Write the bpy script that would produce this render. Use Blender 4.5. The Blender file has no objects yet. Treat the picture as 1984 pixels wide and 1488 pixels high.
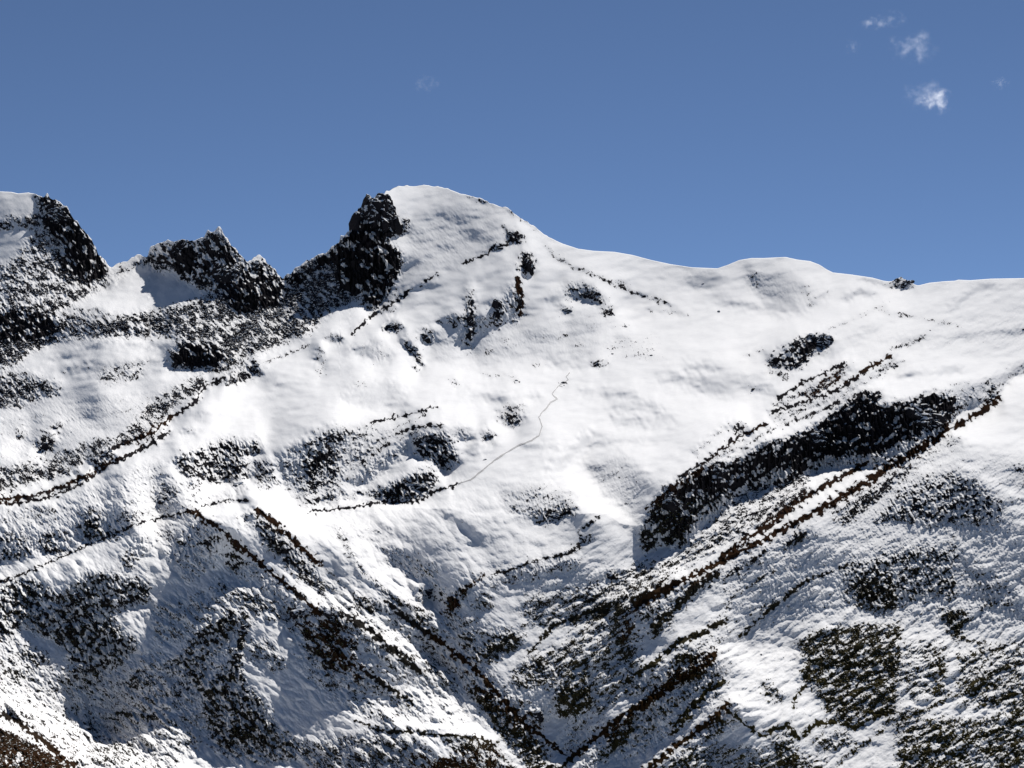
import bpy, math, random
import numpy as np
from mathutils import Vector
rng = np.random.default_rng(7); random.seed(7)
D2R = math.radians
# ------------------------------------------------------------------ camera, sky, sun
F, CX, V0 = 3702.0, 992.0, 1100.0            # focal length / principal column / horizon row of the 1984x1488 view
scn = bpy.context.scene
cam = bpy.data.cameras.new('camera'); camo = bpy.data.objects.new('camera', cam)
scn.collection.objects.link(camo); scn.camera = camo
camo.location = (0, 0, 0); camo.rotation_euler = (D2R(90), 0, 0)
cam.sensor_width = 36; cam.lens = 36 * F / 1984; cam.shift_y = (V0 - 744) / 1984
cam.clip_start = 1; cam.clip_end = 60000
SUN_EL, SUN_AZ = 37.0, 16.0                   # degrees; azimuth from +Y (view direction) towards +X (right)
w = bpy.data.worlds.new('World'); scn.world = w; w.use_nodes = True
nt = w.node_tree; nt.nodes.clear()
sky = nt.nodes.new('ShaderNodeTexSky'); sky.sky_type = 'NISHITA'; sky.sun_disc = False
sky.sun_elevation = D2R(SUN_EL); sky.sun_rotation = D2R(SUN_AZ)
sky.altitude = 4500; sky.air_density = 0.7; sky.dust_density = 0.0; sky.ozone_density = 3.0
bg = nt.nodes.new('ShaderNodeBackground'); out = nt.nodes.new('ShaderNodeOutputWorld')
bg.inputs['Strength'].default_value = 0.05
nt.links.new(sky.outputs[0], bg.inputs[0]); nt.links.new(bg.outputs[0], out.inputs[0])
sl = bpy.data.lights.new('sun', 'SUN'); sl.energy = 5.0; sl.angle = D2R(0.5); sl.color = (1, 0.98, 0.955)
so = bpy.data.objects.new('sun', sl); scn.collection.objects.link(so)
e, a = D2R(SUN_EL), D2R(SUN_AZ)
sd = Vector((math.sin(a) * math.cos(e), math.cos(a) * math.cos(e), math.sin(e)))
so.rotation_euler = sd.to_track_quat('Z', 'Y').to_euler(); so.location = (0, 0, 900)
scn.view_settings.view_transform = 'Standard'; scn.view_settings.look = 'None'
scn.view_settings.exposure = 0.63; scn.view_settings.gamma = 1
scn.cycles.max_bounces = 6; scn.cycles.diffuse_bounces = 1; scn.cycles.volume_bounces = 1

# ------------------------------------------------------------------ small field toolbox (rows = picture rows, columns = bearings)
ST = 1.25
U0, U1, T0, T1 = -250.0, 2234.0, 340.0, 1530.0
uu = np.arange(U0, U1 + .1, ST); vv = np.arange(T0, T1 + .1, ST)
W, H = len(uu), len(vv)
UU, VV = np.meshgrid(uu, vv)
ky = np.fft.fftfreq(H)[:, None] / ST; kx = np.fft.rfftfreq(W)[None, :] / ST      # cycles per unit

def noise(lo, hi, ang=0.0, stretch=1.0, slope=0.0):
    """band-limited noise, wavelengths lo..hi, stretched along direction ang (degrees, downwards positive)"""
    f = np.fft.rfft2(rng.standard_normal((H, W)))
    c, s = math.cos(D2R(ang)), math.sin(D2R(ang))
    a_ = (kx * c + ky * s) * stretch; b_ = (-kx * s + ky * c)
    k = np.sqrt(a_ * a_ + b_ * b_) + 1e-9
    g = np.exp(-(k * lo) ** 2 * .5) * (1 - np.exp(-(k * hi) ** 2 * .5)) * k ** (-slope)
    n = np.fft.irfft2(f * g, s=(H, W)); return n / n.std()
def blur(x, s):
    g = np.exp(-2 * (math.pi * s) ** 2 * (kx ** 2 + ky ** 2))
    return np.fft.irfft2(np.fft.rfft2(x) * g, s=(H, W))
def rank(n):                                    # to a uniform 0..1 (gaussian cdf approximation)
    return 1 / (1 + np.exp(-1.702 * n))
def sample(fld, u, v):
    x = np.clip((u - U0) / ST, 0, W - 1.001); y = np.clip((v - T0) / ST, 0, H - 1.001)
    i = x.astype(int); j = y.astype(int); fx = x - i; fy = y - j
    return (fld[j, i] * (1 - fx) + fld[j, i + 1] * fx) * (1 - fy) + (fld[j + 1, i] * (1 - fx) + fld[j + 1, i + 1] * fx) * fy
def seg_dist(px, py, pts):
    d = np.full(px.shape, 1e9)
    for (x0, y0), (x1, y1) in zip(pts[:-1], pts[1:]):
        dx, dy = x1 - x0, y1 - y0; L = dx * dx + dy * dy + 1e-9
        t = np.clip(((px - x0) * dx + (py - y0) * dy) / L, 0, 1)
        d = np.minimum(d, np.hypot(px - x0 - t * dx, py - y0 - t * dy))
    return d
def inside(px, py, pts):
    r = np.zeros(px.shape, bool); n = len(pts)
    for i in range(n):
        x0, y0 = pts[i]; x1, y1 = pts[(i + 1) % n]
        if y0 == y1: continue
        c = ((y0 > py) != (y1 > py)) & (px < (x1 - x0) * (py - y0) / (y1 - y0) + x0); r ^= c
    return r
def win(pts, pad):
    xs = [p[0] for p in pts]; ys = [p[1] for p in pts]
    i0 = max(0, int((min(xs) - pad - U0) / ST)); i1 = min(W, int((max(xs) + pad - U0) / ST) + 2)
    j0 = max(0, int((min(ys) - pad - T0) / ST)); j1 = min(H, int((max(ys) + pad - T0) / ST) + 2)
    return slice(j0, j1), slice(i0, i1)
# natural edges: every feature is looked up through a gently warped ground
wu = noise(9, 40) * 4 + noise(3, 9) * 1.6; wv = noise(9, 40) * 3 + noise(3, 9) * 1.3
UW, VW = UU + wu, VV + wv
BARE = np.zeros((H, W)); STEEP = np.zeros((H, W)); ROUGH = np.zeros((H, W)); OLIVE = np.zeros((H, W)); LINE = np.zeros((H, W))
def stamp(m, sl_, bare, steep, rough):
    if bare: BARE[sl_] = 1 - (1 - BARE[sl_]) * (1 - bare * m) if bare > 0 else BARE[sl_] * (1 + bare * m)
    if steep: STEEP[sl_] += steep * m
    if rough: ROUGH[sl_] = np.maximum(ROUGH[sl_], rough * m)
def P(pts, bare=0, steep=0, rough=0, soft=8):
    sl_ = win(pts, soft * 2 + 14)
    px, py = UW[sl_], VW[sl_]; ins = inside(px, py, pts); d = seg_dist(px, py, pts + [pts[0]])
    sd_ = np.where(ins, d, -d); m = np.clip(sd_ / soft * .5 + .5, 0, 1); m = m * m * (3 - 2 * m)
    stamp(m, sl_, bare, steep, rough)
def B(u0, u1, v0, v1, bare=0, steep=0, rough=0):   # soft ellipse from its box
    cx, cy, rx, ry = (u0 + u1) / 2, (v0 + v1) / 2, abs(u1 - u0) / 2 + 1, abs(v1 - v0) / 2 + 1
    sl_ = win([(u0, v0), (u1, v1)], max(rx, ry) + 14)
    r = np.hypot((UW[sl_] - cx) / rx, (VW[sl_] - cy) / ry); m = np.clip((1.3 - r) / .6, 0, 1); m = m * m * (3 - 2 * m)
    stamp(m, sl_, bare, steep, rough)
wn = noise(14, 60); wl = noise(10, 60); wl2 = noise(10, 60)
def Ln(pts, wd, bare=0, steep=0, rough=0, k=.45):
    sl_ = win(pts, wd * 2 + 14)
    px, py = UU[sl_] + wl[sl_] * k * 5, VV[sl_] + wl2[sl_] * k * 4
    m = np.clip(1.25 - seg_dist(px, py, pts) / (wd * .5 * np.clip(1 + .45 * wn[sl_], .35, 2)) * .75, 0, 1)
    stamp(m, sl_, bare, steep, rough)
    if bare >= .72: LINE[sl_] = np.maximum(LINE[sl_], m * min(1, bare + .1))
#@@FEATURES
# ---- far left peak
P([(70,380),(95,378),(125,398),(155,430),(180,465),(205,505),(210,532),(160,548),(150,500),(120,470),(90,440),(80,410)],.75,.7,.9)
P([(40,420),(80,410),(150,500),(205,540),(190,560),(140,590),(100,625),(60,680),(-60,700),(-60,540),(30,500),(60,455)],.42,.15,.8)
P([(-80,585),(60,600),(135,625),(115,652),(-80,660)],.6,.4,.8)
B(-60,70,420,445,.35,.2,.4); B(110,160,470,540,.4,.3,.6)
# ---- jagged peaks
P([(285,498),(310,473),(350,470),(385,462),(420,443),(440,460),(465,490),(480,505),(510,500),(548,530),(555,548),(550,590),(500,600),(460,610),(425,565),(380,560),(345,525),(300,522)],.55,.4,1)
P([(345,480),(372,478),(380,520),(365,545),(345,540)],.6,.5,.6)
P([(455,560),(490,560),(500,590),(480,600),(455,590)],.5,.8,.6)
Ln([(205,548),(240,520),(290,500)],16,.35,.2,.4)
# ---- talus
P([(225,615),(300,600),(350,590),(420,565),(560,552),(600,522),(650,485),(695,565),(650,590),(600,642),(540,668),(480,692),(440,722),(340,712),(330,682),(352,660),(300,648),(225,642)],.55,.1,1)
P([(325,690),(360,665),(420,670),(440,700),(400,715),(330,710)],.5,.6,.8)
P([(-80,650),(130,640),(225,620),(300,652),(130,655),(60,680),(30,710),(-80,725)],.5,.15,.9)
P([(-80,725),(40,720),(112,745),(110,765),(40,785),(-80,795)],.5,.2,.8)
P([(185,722),(280,700),(270,730),(200,742)],.4,.1,.6)
P([(230,850),(300,770),(390,728),(402,745),(335,790),(290,850),(230,865),(100,925),(-60,970),(-60,920),(90,888),(200,850)],.5,.05,.8)
P([(120,600),(210,600),(225,640),(130,640)],.35,.1,.5)
Ln([(60,728),(120,690),(200,668),(320,668)],10,0,.12); Ln([(130,718),(220,705),(300,702)],12,.15,.15)
B(70,105,840,875,.6,.5,.5); B(28,48,838,850,.5,.2); B(97,120,822,834,.4,.2)
P([(-60,795),(110,775),(230,765),(300,765),(230,840),(90,885),(-60,915)],.07,0,.2)
# ---- summit cliffs
P([(556,536),(600,505),(640,483),(672,455),(682,430),(716,388),(742,380),(756,400),(768,430),(792,425),(786,448),(760,458),(748,470),(772,482),(780,512),(765,545),(745,580),(722,602),(700,585),(708,560),(690,572),(660,552),(655,520),(650,502),(600,522),(572,552)],.72,1.0,1,5)
P([(560,548),(600,525),(650,505),(655,548),(695,575),(640,590),(590,600),(555,590)],.3,.1,.8)
Ln([(690,578),(650,592),(600,615),(560,640)],16,.4,0,.7)
P([(768,478),(784,500),(775,535),(750,572),(735,560),(752,520)],0,.7,0,5)
# ---- crest lines and rocks of the summit flank
Ln([(600,668),(560,685),(514,702)],3,.6,.2); Ln([(680,648),(720,612),(750,596),(797,560)],4.5,.95,.4); Ln([(815,553),(848,528)],4,.8,.3)
Ln([(893,513),(935,495),(958,484),(985,470),(1002,452)],4.5,.85,.3); B(985,1012,447,470,.7,.5,.6); B(952,972,474,484,.7,.4,.4)
Ln([(975,438),(982,450)],4,.6,.2); B(985,1000,402,412,.5,.3,.3)
Ln([(1058,476),(1075,496),(1110,516),(1150,531),(1200,556),(1250,575),(1300,590)],4.5,.6,.2); B(1195,1212,545,553,.5,.3)
Ln([(905,380),(940,392),(985,400),(1010,424),(1048,448)],5,.3,.2)
B(1006,1034,488,534,.65,.7,.8); Ln([(1003,541),(1010,570),(1008,604)],10,.75,.6,.8); B(976,1007,555,630,.2,.7,.5)
B(952,975,585,634,.5,.7,.7); B(903,920,562,668,.55,.7,.7); B(886,920,636,670,.15,.6,.3); B(855,903,610,632,.35,.35,.4); B(925,950,610,645,.2,.4,.4)
B(813,846,638,664,.35,.5,.5); Ln([(785,662),(803,680),(812,704)],14,.5,.6,.6); B(745,775,622,642,.6,.5,.5); B(716,752,660,704,.1,.4,.2)
B(632,662,650,662,.3,.4); B(612,628,679,704,.35,.35); B(690,720,672,690,.1,.2)
P([(1095,552),(1120,545),(1145,552),(1165,570),(1186,592),(1160,590),(1140,580),(1120,575),(1100,580)],.35,.5,.6,6)
B(1086,1105,592,609,.4,.5,.4); B(1164,1189,597,611,.5,.5,.5); B(1060,1090,570,590,.05,.25)
P([(850,648),(1000,632),(1180,605),(1210,660),(1160,688),(950,702),(850,695)],.05,.13,.2,25)
P([(780,440),(900,400),(960,430),(980,470),(900,500),(800,520)],.0,.03,.15,25)
B(800,850,550,560,0,.12); Ln([(860,475),(930,455)],14,0,.12); Ln([(840,410),(900,425)],12,0,.12); Ln([(770,560),(760,590),(750,605)],10,.3,.4)
B(1146,1170,700,711,.5,.4); B(877,887,738,746,.5,.2); Ln([(935,726),(995,727)],3,.45,.1)
for p in [(1000,737),(1092,743),(1040,705),(1180,680),(1210,632),(945,684),(955,682),(980,660),(1090,650),(1120,668),(620,720),(700,745)]: B(p[0]-5,p[0]+5,p[1]-3,p[1]+3,.5,.1)
P([(664,768),(700,745),(750,740),(790,750),(760,775),(700,787)],.03,.22,.1,12)
P([(1190,660),(1260,650),(1300,700),(1200,690)],.12,0,.2,15)
# ---- basin and bench
Ln([(716,820),(788,804),(848,786)],4,.8,.2); Ln([(768,840),(802,829),(858,822)],4,.8,.25); Ln([(760,832),(820,805)],3,.5,.1)
P([(965,800),(985,785),(1010,786),(1012,810),(995,828),(970,820)],.4,.35,.5,6)
P([(600,850),(640,828),(720,822),(768,842),(700,900),(640,970),(590,985),(570,955)],.25,.28,.5,14)
P([(677,941),(718,891),(808,840),(768,891),(741,914),(718,938)],.15,.9,.3,6)
P([(802,850),(822,837),(869,837),(889,891),(872,914),(835,894),(802,881)],.45,.8,.8,5)
P([(758,935),(835,904),(849,924),(842,941),(802,970),(748,970),(711,970)],.5,.55,.8,6)
B(879,916,828,852,.2,.5,.3); B(936,957,833,858,.4,.5,.5); Ln([(700,900),(740,868),(800,838),(855,824)],5,.5,.2)
Ln([(600,992),(684,983),(728,973),(802,973),(856,948),(888,937)],4.5,.95,.3)
Ln([(1138,850),(1100,885),(1070,914)],20,0,.28); P([(1138,905),(1200,880),(1258,930),(1230,1000),(1180,960)],.08,.2,.3,16)
P([(970,950),(1050,935),(1110,960),(1115,1010),(1050,1015),(990,1000)],.18,.18,.4,14)
B(1037,1080,985,1015,.4,.4,.5); B(1075,1116,978,1000,.4,.4,.5)
Ln([(855,992),(900,1020),(940,1059)],9,.05,.4); Ln([(990,1030),(1010,1050)],7,.1,.3)
P([(734,1059),(780,1065),(830,1085),(858,1100),(840,1118),(790,1115),(745,1085)],.25,.38,.5,8)
P([(802,1150),(825,1128),(850,1124),(866,1140),(858,1165),(830,1160),(815,1172)],.25,.7,.5,5)
B(690,760,1020,1050,.08,.15,.2); B(830,880,1040,1080,.05,.12); B(640,690,1000,1040,.08,.1,.2)
Ln([(953,1113),(986,1106),(1037,1087),(1104,1072),(1126,1060),(1130,1045),(1122,1030),(1145,1012),(1164,998)],4,.95,.35)
Ln([(936,1116),(906,1136),(885,1156)],8,.7,.4); P([(855,1192),(862,1160),(890,1142),(903,1150),(885,1180)],.6,.5,.6,5); P([(912,1180),(925,1145),(950,1148),(955,1175),(930,1185)],.4,.4,.5,6)
Ln([(1104,1072),(1130,1050),(1145,1040)],10,.5,.2)
P([(970,1100),(1100,1080),(1205,1095),(1210,1140),(1100,1150),(990,1140)],.06,.2,.3,16)
P([(1020,1150),(1160,1130),(1258,1110),(1258,1150),(1200,1200),(1060,1217),(1000,1190)],.35,.08,.6,12)
B(1127,1152,1150,1166,.6,.7,.5); B(1178,1192,1106,1126,.6,.6,.5); B(890,940,1180,1300,.12,.22,.3)
P([(860,1200),(960,1200),(1000,1230),(930,1290),(880,1250)],.15,.2,.3,14)
# ---- upper left spur crests
Ln([(433,733),(397,750),(376,780),(333,808),(302,835),(269,850),(218,867)],6,.95,.35)
Ln([(323,840),(286,864),(252,881),(181,914),(128,941),(67,960),(-60,975)],7,.85,.35); Ln([(178,924),(134,948),(94,965),(34,974),(-60,980)],5,.85,.3)
P([(437,748),(450,728),(480,705),(500,700),(510,722),(490,728),(465,740)],.6,.4,.7,4); B(200,218,872,890,.6,.5,.6); B(182,204,885,912,.6,.6,.6)
B(118,135,914,922,.4,.2); B(90,115,918,928,.3,.2); B(140,152,908,918,.3,.2)
P([(339,888),(370,871),(437,847),(470,854),(501,851),(507,877),(475,885),(488,925),(420,937),(386,933),(346,914)],.4,.6,.8,6)
B(380,460,800,820,0,.2); B(355,378,830,842,.1,.4); P([(487,895),(520,890),(540,940),(500,945)],.4,.2,.6,7)
P([(538,885),(570,860),(640,830),(690,840),(640,880),(600,920),(560,952),(545,930)],.22,.4,.5,9); P([(585,895),(640,870),(665,885),(640,930),(600,955)],.35,.2,.5,7)
P([(300,890),(345,930),(470,955),(440,968),(370,985),(250,1030),(-80,1120),(-80,990),(100,982),(200,935)],.1,.24,.35,18)
for b in [(161,190,986,1042,.4,.4,.6),(232,280,992,1012,.3,.3,.4),(-30,70,1030,1085,.2,.45,.4),(77,136,1030,1078,.3,.4,.5),(365,382,935,948,.4,.5,.4),(452,474,932,950,.2,.5,.4),(300,345,935,970,.3,.15,.5),(303,320,965,978,.3,.4,.4),(150,250,1000,1050,.2,.2,.4),(-30,30,985,1010,.1,.2,.3),(50,110,985,1000,.25,.15,.4)]: B(*b)
Ln([(480,970),(437,969),(370,990),(269,1013),(215,1039),(168,1057),(118,1080),(50,1110),(-60,1150)],3.6,.95,.3)
# ---- lower left spur
for b in [(249,302,1033,1078,.1,.55,.4),(326,420,1032,1112,.2,.5,.5),(349,377,1109,1130,.1,.5,.3),(230,266,1070,1102,.4,.5,.5),(340,380,1040,1055,.1,.2,.3),(300,345,1015,1050,.2,.2,.4),(390,420,1030,1060,.2,.4,.4),(250,290,1115,1150,.4,.2,.5)]: B(*b)
Ln([(373,990),(437,1032),(504,1092),(571,1146),(620,1190)],8,.85,.35); P([(437,1030),(470,1060),(470,1122),(445,1100)],.45,.35,.6,6)
Ln([(497,986),(524,1005),(571,1049),(620,1094)],9,.95,.45); P([(497,998),(524,1015),(638,1139),(625,1153),(571,1116),(524,1069),(505,1040)],.45,.35,.6,8)
Ln([(620,1094),(700,1165)],5,.3,.2); Ln([(657,1035),(697,1103),(755,1153),(788,1173)],9,.35,.15,.4)
P([(-80,1146),(0,1136),(60,1117),(90,1134),(111,1150),(161,1111),(202,1107),(249,1116),(286,1143),(294,1168),(240,1177),(215,1213),(262,1234),(271,1252),(240,1282),(207,1294),(134,1282),(118,1250),(81,1232),(44,1211),(0,1240),(-80,1270)],.38,.85,.5,7)  # deep shadow area: real bare patches, made denser to darken the shade
for b in [(15,90,1130,1150,.35,.1,.4),(130,170,1160,1190,.4,.1,.5),(120,160,1210,1250,.35,.1,.4),(180,240,1205,1225,.3,.1,.4)]: B(*b)
Ln([(60,1180),(110,1165),(125,1175)],8,0,-.6); Ln([(200,1220),(235,1180),(280,1160)],9,0,-.5)
P([(295,1175),(400,1140),(520,1150),(560,1190),(480,1200),(380,1250),(300,1240)],.22,.12,.5,14)
Ln([(430,1135),(480,1160),(540,1195),(590,1215)],22,.3,.05,.5)
P([(370,1240),(388,1222),(441,1190),(462,1196),(441,1229),(409,1275),(388,1331),(353,1307),(318,1289)],.3,.85,.4,6)  # second deep shadow, its shade deepened with extra bare-ground colour
P([(388,1335),(441,1286),(459,1264),(473,1300),(482,1335),(514,1356),(531,1406),(512,1441),(441,1441),(413,1423),(392,1388)],.42,.8,.5,8)  # third deep shadow: bare patches thickened so the shade reads darker
P([(406,1423),(520,1405),(600,1440),(600,1469),(500,1475),(420,1460)],.4,.3,.6,12)
Ln([(478,1200),(468,1230),(459,1275)],16,.7,.4,.7); P([(480,1230),(520,1240),(560,1290),(530,1300),(480,1280)],.3,.1,.5,10)
P([(550,1170),(575,1157),(600,1180),(595,1202),(570,1195)],.2,.9,.4,4); B(628,664,1186,1214,.6,.8,.6)
P([(579,1215),(640,1210),(680,1250),(670,1300),(630,1310),(600,1270)],.5,.2,.6,9)
P([(400,1200),(450,1180),(430,1215),(395,1240)],.1,.1,.3,8)
P([(-80,1240),(40,1225),(120,1290),(210,1300),(300,1255),(380,1320),(400,1440),(330,1488),(180,1530),(60,1440),(-80,1370)],.2,.08,.5,20)
for b in [(50,90,1255,1290,.3,.2,.5),(125,200,1285,1330,.35,.2,.5),(240,300,1295,1345,.2,.4,.5),(270,300,1355,1370,.3,.4,.4),(155,185,1400,1430,.4,.1,.5),(338,352,1320,1355,.4,.3,.4),(170,260,1430,1480,.3,.0,.5),(0,60,1290,1320,.25,.2,.4)]: B(*b)
Ln([(219,1377),(260,1386),(300,1392)],9,.6,.3,.5)
Ln([(-60,1355),(0,1381),(35,1399),(71,1427),(124,1469),(170,1510)],10,.8,.3,.5)
P([(-80,1380),(0,1414),(35,1427),(88,1458),(150,1500),(150,1540),(-80,1540)],1.0,.5,.4,5); P([(-80,1395),(0,1422),(88,1466),(150,1506),(150,1540),(-80,1540)],.9,.2,.3,5); B(10,45,1462,1480,-.6,0,0)
P([(640,1120),(760,1180),(860,1290),(940,1390),(900,1410),(700,1390),(600,1330),(560,1240)],.1,-.05,.4,20)
Ln([(748,1163),(788,1200),(849,1240),(902,1280)],9,.8,.35,.4); P([(748,1160),(788,1170),(828,1181),(851,1242),(800,1205)],.5,.3,.5,5)
P([(684,1165),(705,1158),(736,1170),(728,1190),(695,1190)],.65,.3,.6,6); Ln([(664,1187),(728,1230),(806,1296)],10,.9,.35,.5); P([(600,1180),(650,1190),(690,1250),(680,1290),(620,1230)],.5,.15,.5,8)
Ln([(700,1296),(746,1328),(799,1363)],8,.85,.35,.4); Ln([(640,1270),(700,1296)],12,.5,.2,.4); Ln([(600,1300),(680,1350),(760,1400)],16,.25,.1,.4)
Ln([(849,1240),(919,1296),(940,1314),(975,1356),(1014,1399),(1053,1427),(1090,1460)],8,.9,.35,.4)
P([(898,1317),(919,1356),(954,1406),(982,1441),(1035,1500),(1085,1500),(1053,1441),(1010,1399),(947,1335)],.6,.3,.6,8)
P([(780,1270),(840,1270),(900,1320),(880,1350),(820,1320)],.25,0,.4,12)
Ln([(690,1395),(735,1416),(806,1418),(859,1425),(926,1430),(961,1444)],6,.9,.45,.3); P([(853,1427),(900,1430),(960,1444),(1000,1490),(920,1490),(880,1465)],.6,.3,.6,7)
P([(600,1440),(728,1420),(800,1430),(850,1470),(780,1530),(600,1530)],.38,.15,.6,14); P([(806,1500),(859,1467),(898,1474),(940,1500),(940,1540),(806,1540)],.95,.4,.5,5)
# ---- central buttress vegetation
P([(926,1266),(968,1219),(1018,1229),(1003,1254),(954,1284)],.65,.25,.6,8)
P([(989,1314),(1018,1271),(1053,1264),(1123,1229),(1141,1264),(1145,1363),(1116,1388),(1081,1388),(1081,1331),(1039,1328),(1000,1335)],.5,.12,.6,9)
P([(1074,1345),(1100,1330),(1141,1331),(1141,1380),(1085,1388)],.6,.4,.6,8); P([(993,1335),(1030,1326),(1085,1335),(1088,1391),(1010,1391)],.12,.45,.3,9)
P([(1025,1380),(1050,1377),(1054,1410),(1040,1418),(1028,1400)],.4,.9,.5,4)
Ln([(1025,1264),(1074,1211),(1159,1180),(1183,1166)],7,.75,.25,.4); Ln([(990,1230),(1040,1195),(1110,1178)],5,.4,.15,.3)
P([(1088,1200),(1200,1180),(1235,1230),(1229,1335),(1150,1400),(1141,1250)],.32,.05,.5,12); P([(1190,1220),(1240,1230),(1245,1290),(1200,1300)],.35,.1,.5,9)
P([(1140,1390),(1080,1420),(1110,1470),(1190,1400)],.12,.15,.4,12)
# ---- right: ribs, outcrop, gully
P([(1486,692),(1508,682),(1535,662),(1582,648),(1612,652),(1607,674),(1582,680),(1562,702),(1538,716),(1495,712)],.6,.5,1,5)
Ln([(1490,720),(1530,728)],9,.4,.1,.5); B(1455,1466,752,759,.5,.1)
Ln([(1505,773),(1555,742),(1639,702)],5,.8,.3,.3); P([(1555,764),(1600,735),(1639,705),(1622,740),(1570,772)],.7,.3,.5,5)
Ln([(1495,800),(1560,778),(1622,756),(1673,719),(1727,689)],6,.9,.35,.3); Ln([(1508,826),(1589,796),(1676,759)],7,.6,.25,.3); Ln([(1727,677),(1790,655)],7,.45,.15,.3); Ln([(1500,786),(1600,745)],3,.5,.1)
Ln([(1255,985),(1338,910),(1378,887),(1417,855),(1484,820)],5.5,.95,.35,.3); Ln([(1345,880),(1400,830),(1440,822)],8,.25,.25,.3); B(1420,1445,822,840,.5,.4,.4); Ln([(1440,870),(1480,840),(1510,825)],4,.6,.2)
P([(215,550),(290,530),(340,535),(365,590),(240,612),(190,600)],-.6,0,0,12)
P([(1488,857),(1535,843),(1582,823),(1622,793),(1676,759),(1710,756),(1700,786),(1757,776),(1807,759),(1844,763),(1861,789),(1837,828),(1790,873),(1723,905),(1656,898),(1571,908),(1540,926),(1500,938),(1437,950),(1405,989),(1358,1013),(1330,1057),(1299,1062),(1287,1049),(1247,1074),(1240,1033),(1279,954),(1311,938),(1342,914),(1390,899),(1440,885)],.58,1.5,.85,5)
P([(1690,885),(1790,838),(1840,826),(1790,873),(1723,904),(1656,898),(1571,906),(1600,880)],-.8,0,0,7)
P([(1440,945),(1540,903),(1562,910),(1500,940),(1405,990),(1350,1045),(1325,1055),(1330,1020),(1400,965)],-.8,0,0,7)
P([(1500,862),(1560,845),(1600,850),(1540,880),(1490,890)],-.45,-.3,0,7)
P([(1540,850),(1622,800),(1676,765),(1700,790),(1757,782),(1830,768),(1850,790),(1780,840),(1700,870),(1560,895),(1480,905),(1440,900)],.6,.2,1,6)
for b in [(1345,1395,905,935),(1280,1330,940,970),(1250,1280,1020,1060),(1355,1440,900,945),(1300,1340,985,1040),(1520,1560,880,910)]: B(*b,.45,.1,.6)
for b in [(1610,1650,850,866),(1720,1750,810,830),(1650,1690,820,830),(1390,1430,905,925),(1270,1300,975,990)]: B(*b,-.3,-1.0,.4)
P([(1844,746),(1891,742),(1952,719),(2000,690),(2010,705),(1950,740),(1880,765),(1850,760)],.15,.25,.4,6); B(1911,1938,745,775,.5,.6,.6); P([(1840,765),(1900,765),(1925,775),(1890,790),(1860,790)],.3,.5,.6,6)
Ln([(1932,773),(1905,796),(1840,831),(1773,876),(1725,903),(1674,938),(1619,970),(1548,1009),(1477,1047),(1358,1108),(1240,1169)],10,.97,.45,.4)
Ln([(1725,903),(1674,938),(1600,982)],16,.7,.3,.4); P([(1610,1005),(1690,950),(1780,880),(1750,925),(1680,985),(1640,1015)],.55,.2,.6,8)
Ln([(1674,902),(1595,942),(1540,978),(1492,1017),(1437,1049),(1398,1080)],9,.85,.35,.4); Ln([(1560,955),(1500,1000),(1470,1020)],16,.6,.3,.4)
P([(1338,1057),(1390,1001),(1437,954),(1556,908),(1580,912),(1548,958),(1437,1037),(1319,1100),(1220,1130),(1180,1120),(1250,1085),(1299,1080)],.38,.05,.9,8)
P([(1130,1180),(1240,1130),(1330,1090),(1250,1160),(1190,1210)],.35,.05,.6,9)
Ln([(1240,1169),(1222,1200),(1205,1232)],18,.65,.25,.5); Ln([(1388,1113),(1353,1130),(1317,1169),(1265,1222)],14,.75,.4,.5); Ln([(1300,1135),(1240,1165)],20,.8,.3,.5)
P([(1250,1180),(1310,1170),(1300,1220),(1260,1240)],.35,.1,.5,10); P([(1524,1057),(1540,1032),(1565,1028),(1555,1050)],.65,.2,.6,6)
Ln([(1405,1120),(1484,1068)],4,.8,.25); Ln([(1433,1234),(1500,1175),(1556,1128),(1587,1116),(1654,1092)],4.5,.8,.3,.3); Ln([(1400,1190),(1425,1150),(1500,1105)],7,.4,.1,.4); Ln([(1460,1185),(1520,1160)],10,.4,.1,.4)
# right flank
P([(1400,1120),(1500,1055),(1640,1000),(1760,900),(1850,870),(2200,900),(2200,1250),(1850,1230),(1600,1200),(1450,1230),(1380,1200)],.07,.18,.3,30)
P([(1753,938),(1832,912),(1891,926),(1951,985),(1931,1017),(1793,1017),(1694,1009)],.28,.42,.6,12)
P([(1635,1096),(1753,1057),(1848,1057),(1852,1155),(1753,1167),(1714,1195),(1635,1167)],.28,.42,.5,12); P([(1654,1125),(1690,1105),(1735,1130),(1730,1180),(1660,1170)],.5,.25,.5,9)
Ln([(1849,1040),(1848,1130),(1838,1165)],7,.35,.2,.3); Ln([(1870,1060),(1940,1110),(2000,1150)],16,0,-.12); P([(1860,1080),(1950,1120),(1984,1190),(1900,1180)],.15,.3,.4,14)
P([(1950,900),(2100,880),(2100,960),(1984,950)],.2,.1,.4,14); Ln([(1850,890),(1920,930),(1984,970)],12,.0,-.15)
P([(1549,1240),(1591,1219),(1637,1213),(1745,1209),(1745,1307),(1731,1377),(1637,1400),(1602,1377),(1577,1335),(1552,1321),(1556,1286),(1549,1264)],.66,.2,.8,5)
P([(1600,1270),(1740,1275),(1740,1295),(1600,1290)],.4,.3,.5,6)
P([(1820,1180),(1860,1180),(1884,1200),(1862,1220),(1870,1243),(1845,1243)],.6,.2,.6,6); Ln([(1862,1240),(1900,1245),(1930,1250)],5,.5,.1)
P([(1745,1247),(1831,1240),(1840,1353),(1750,1360)],.32,.1,.6,12); P([(1808,1265),(1830,1270),(1832,1345),(1812,1340)],.5,.3,.5,6)
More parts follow.
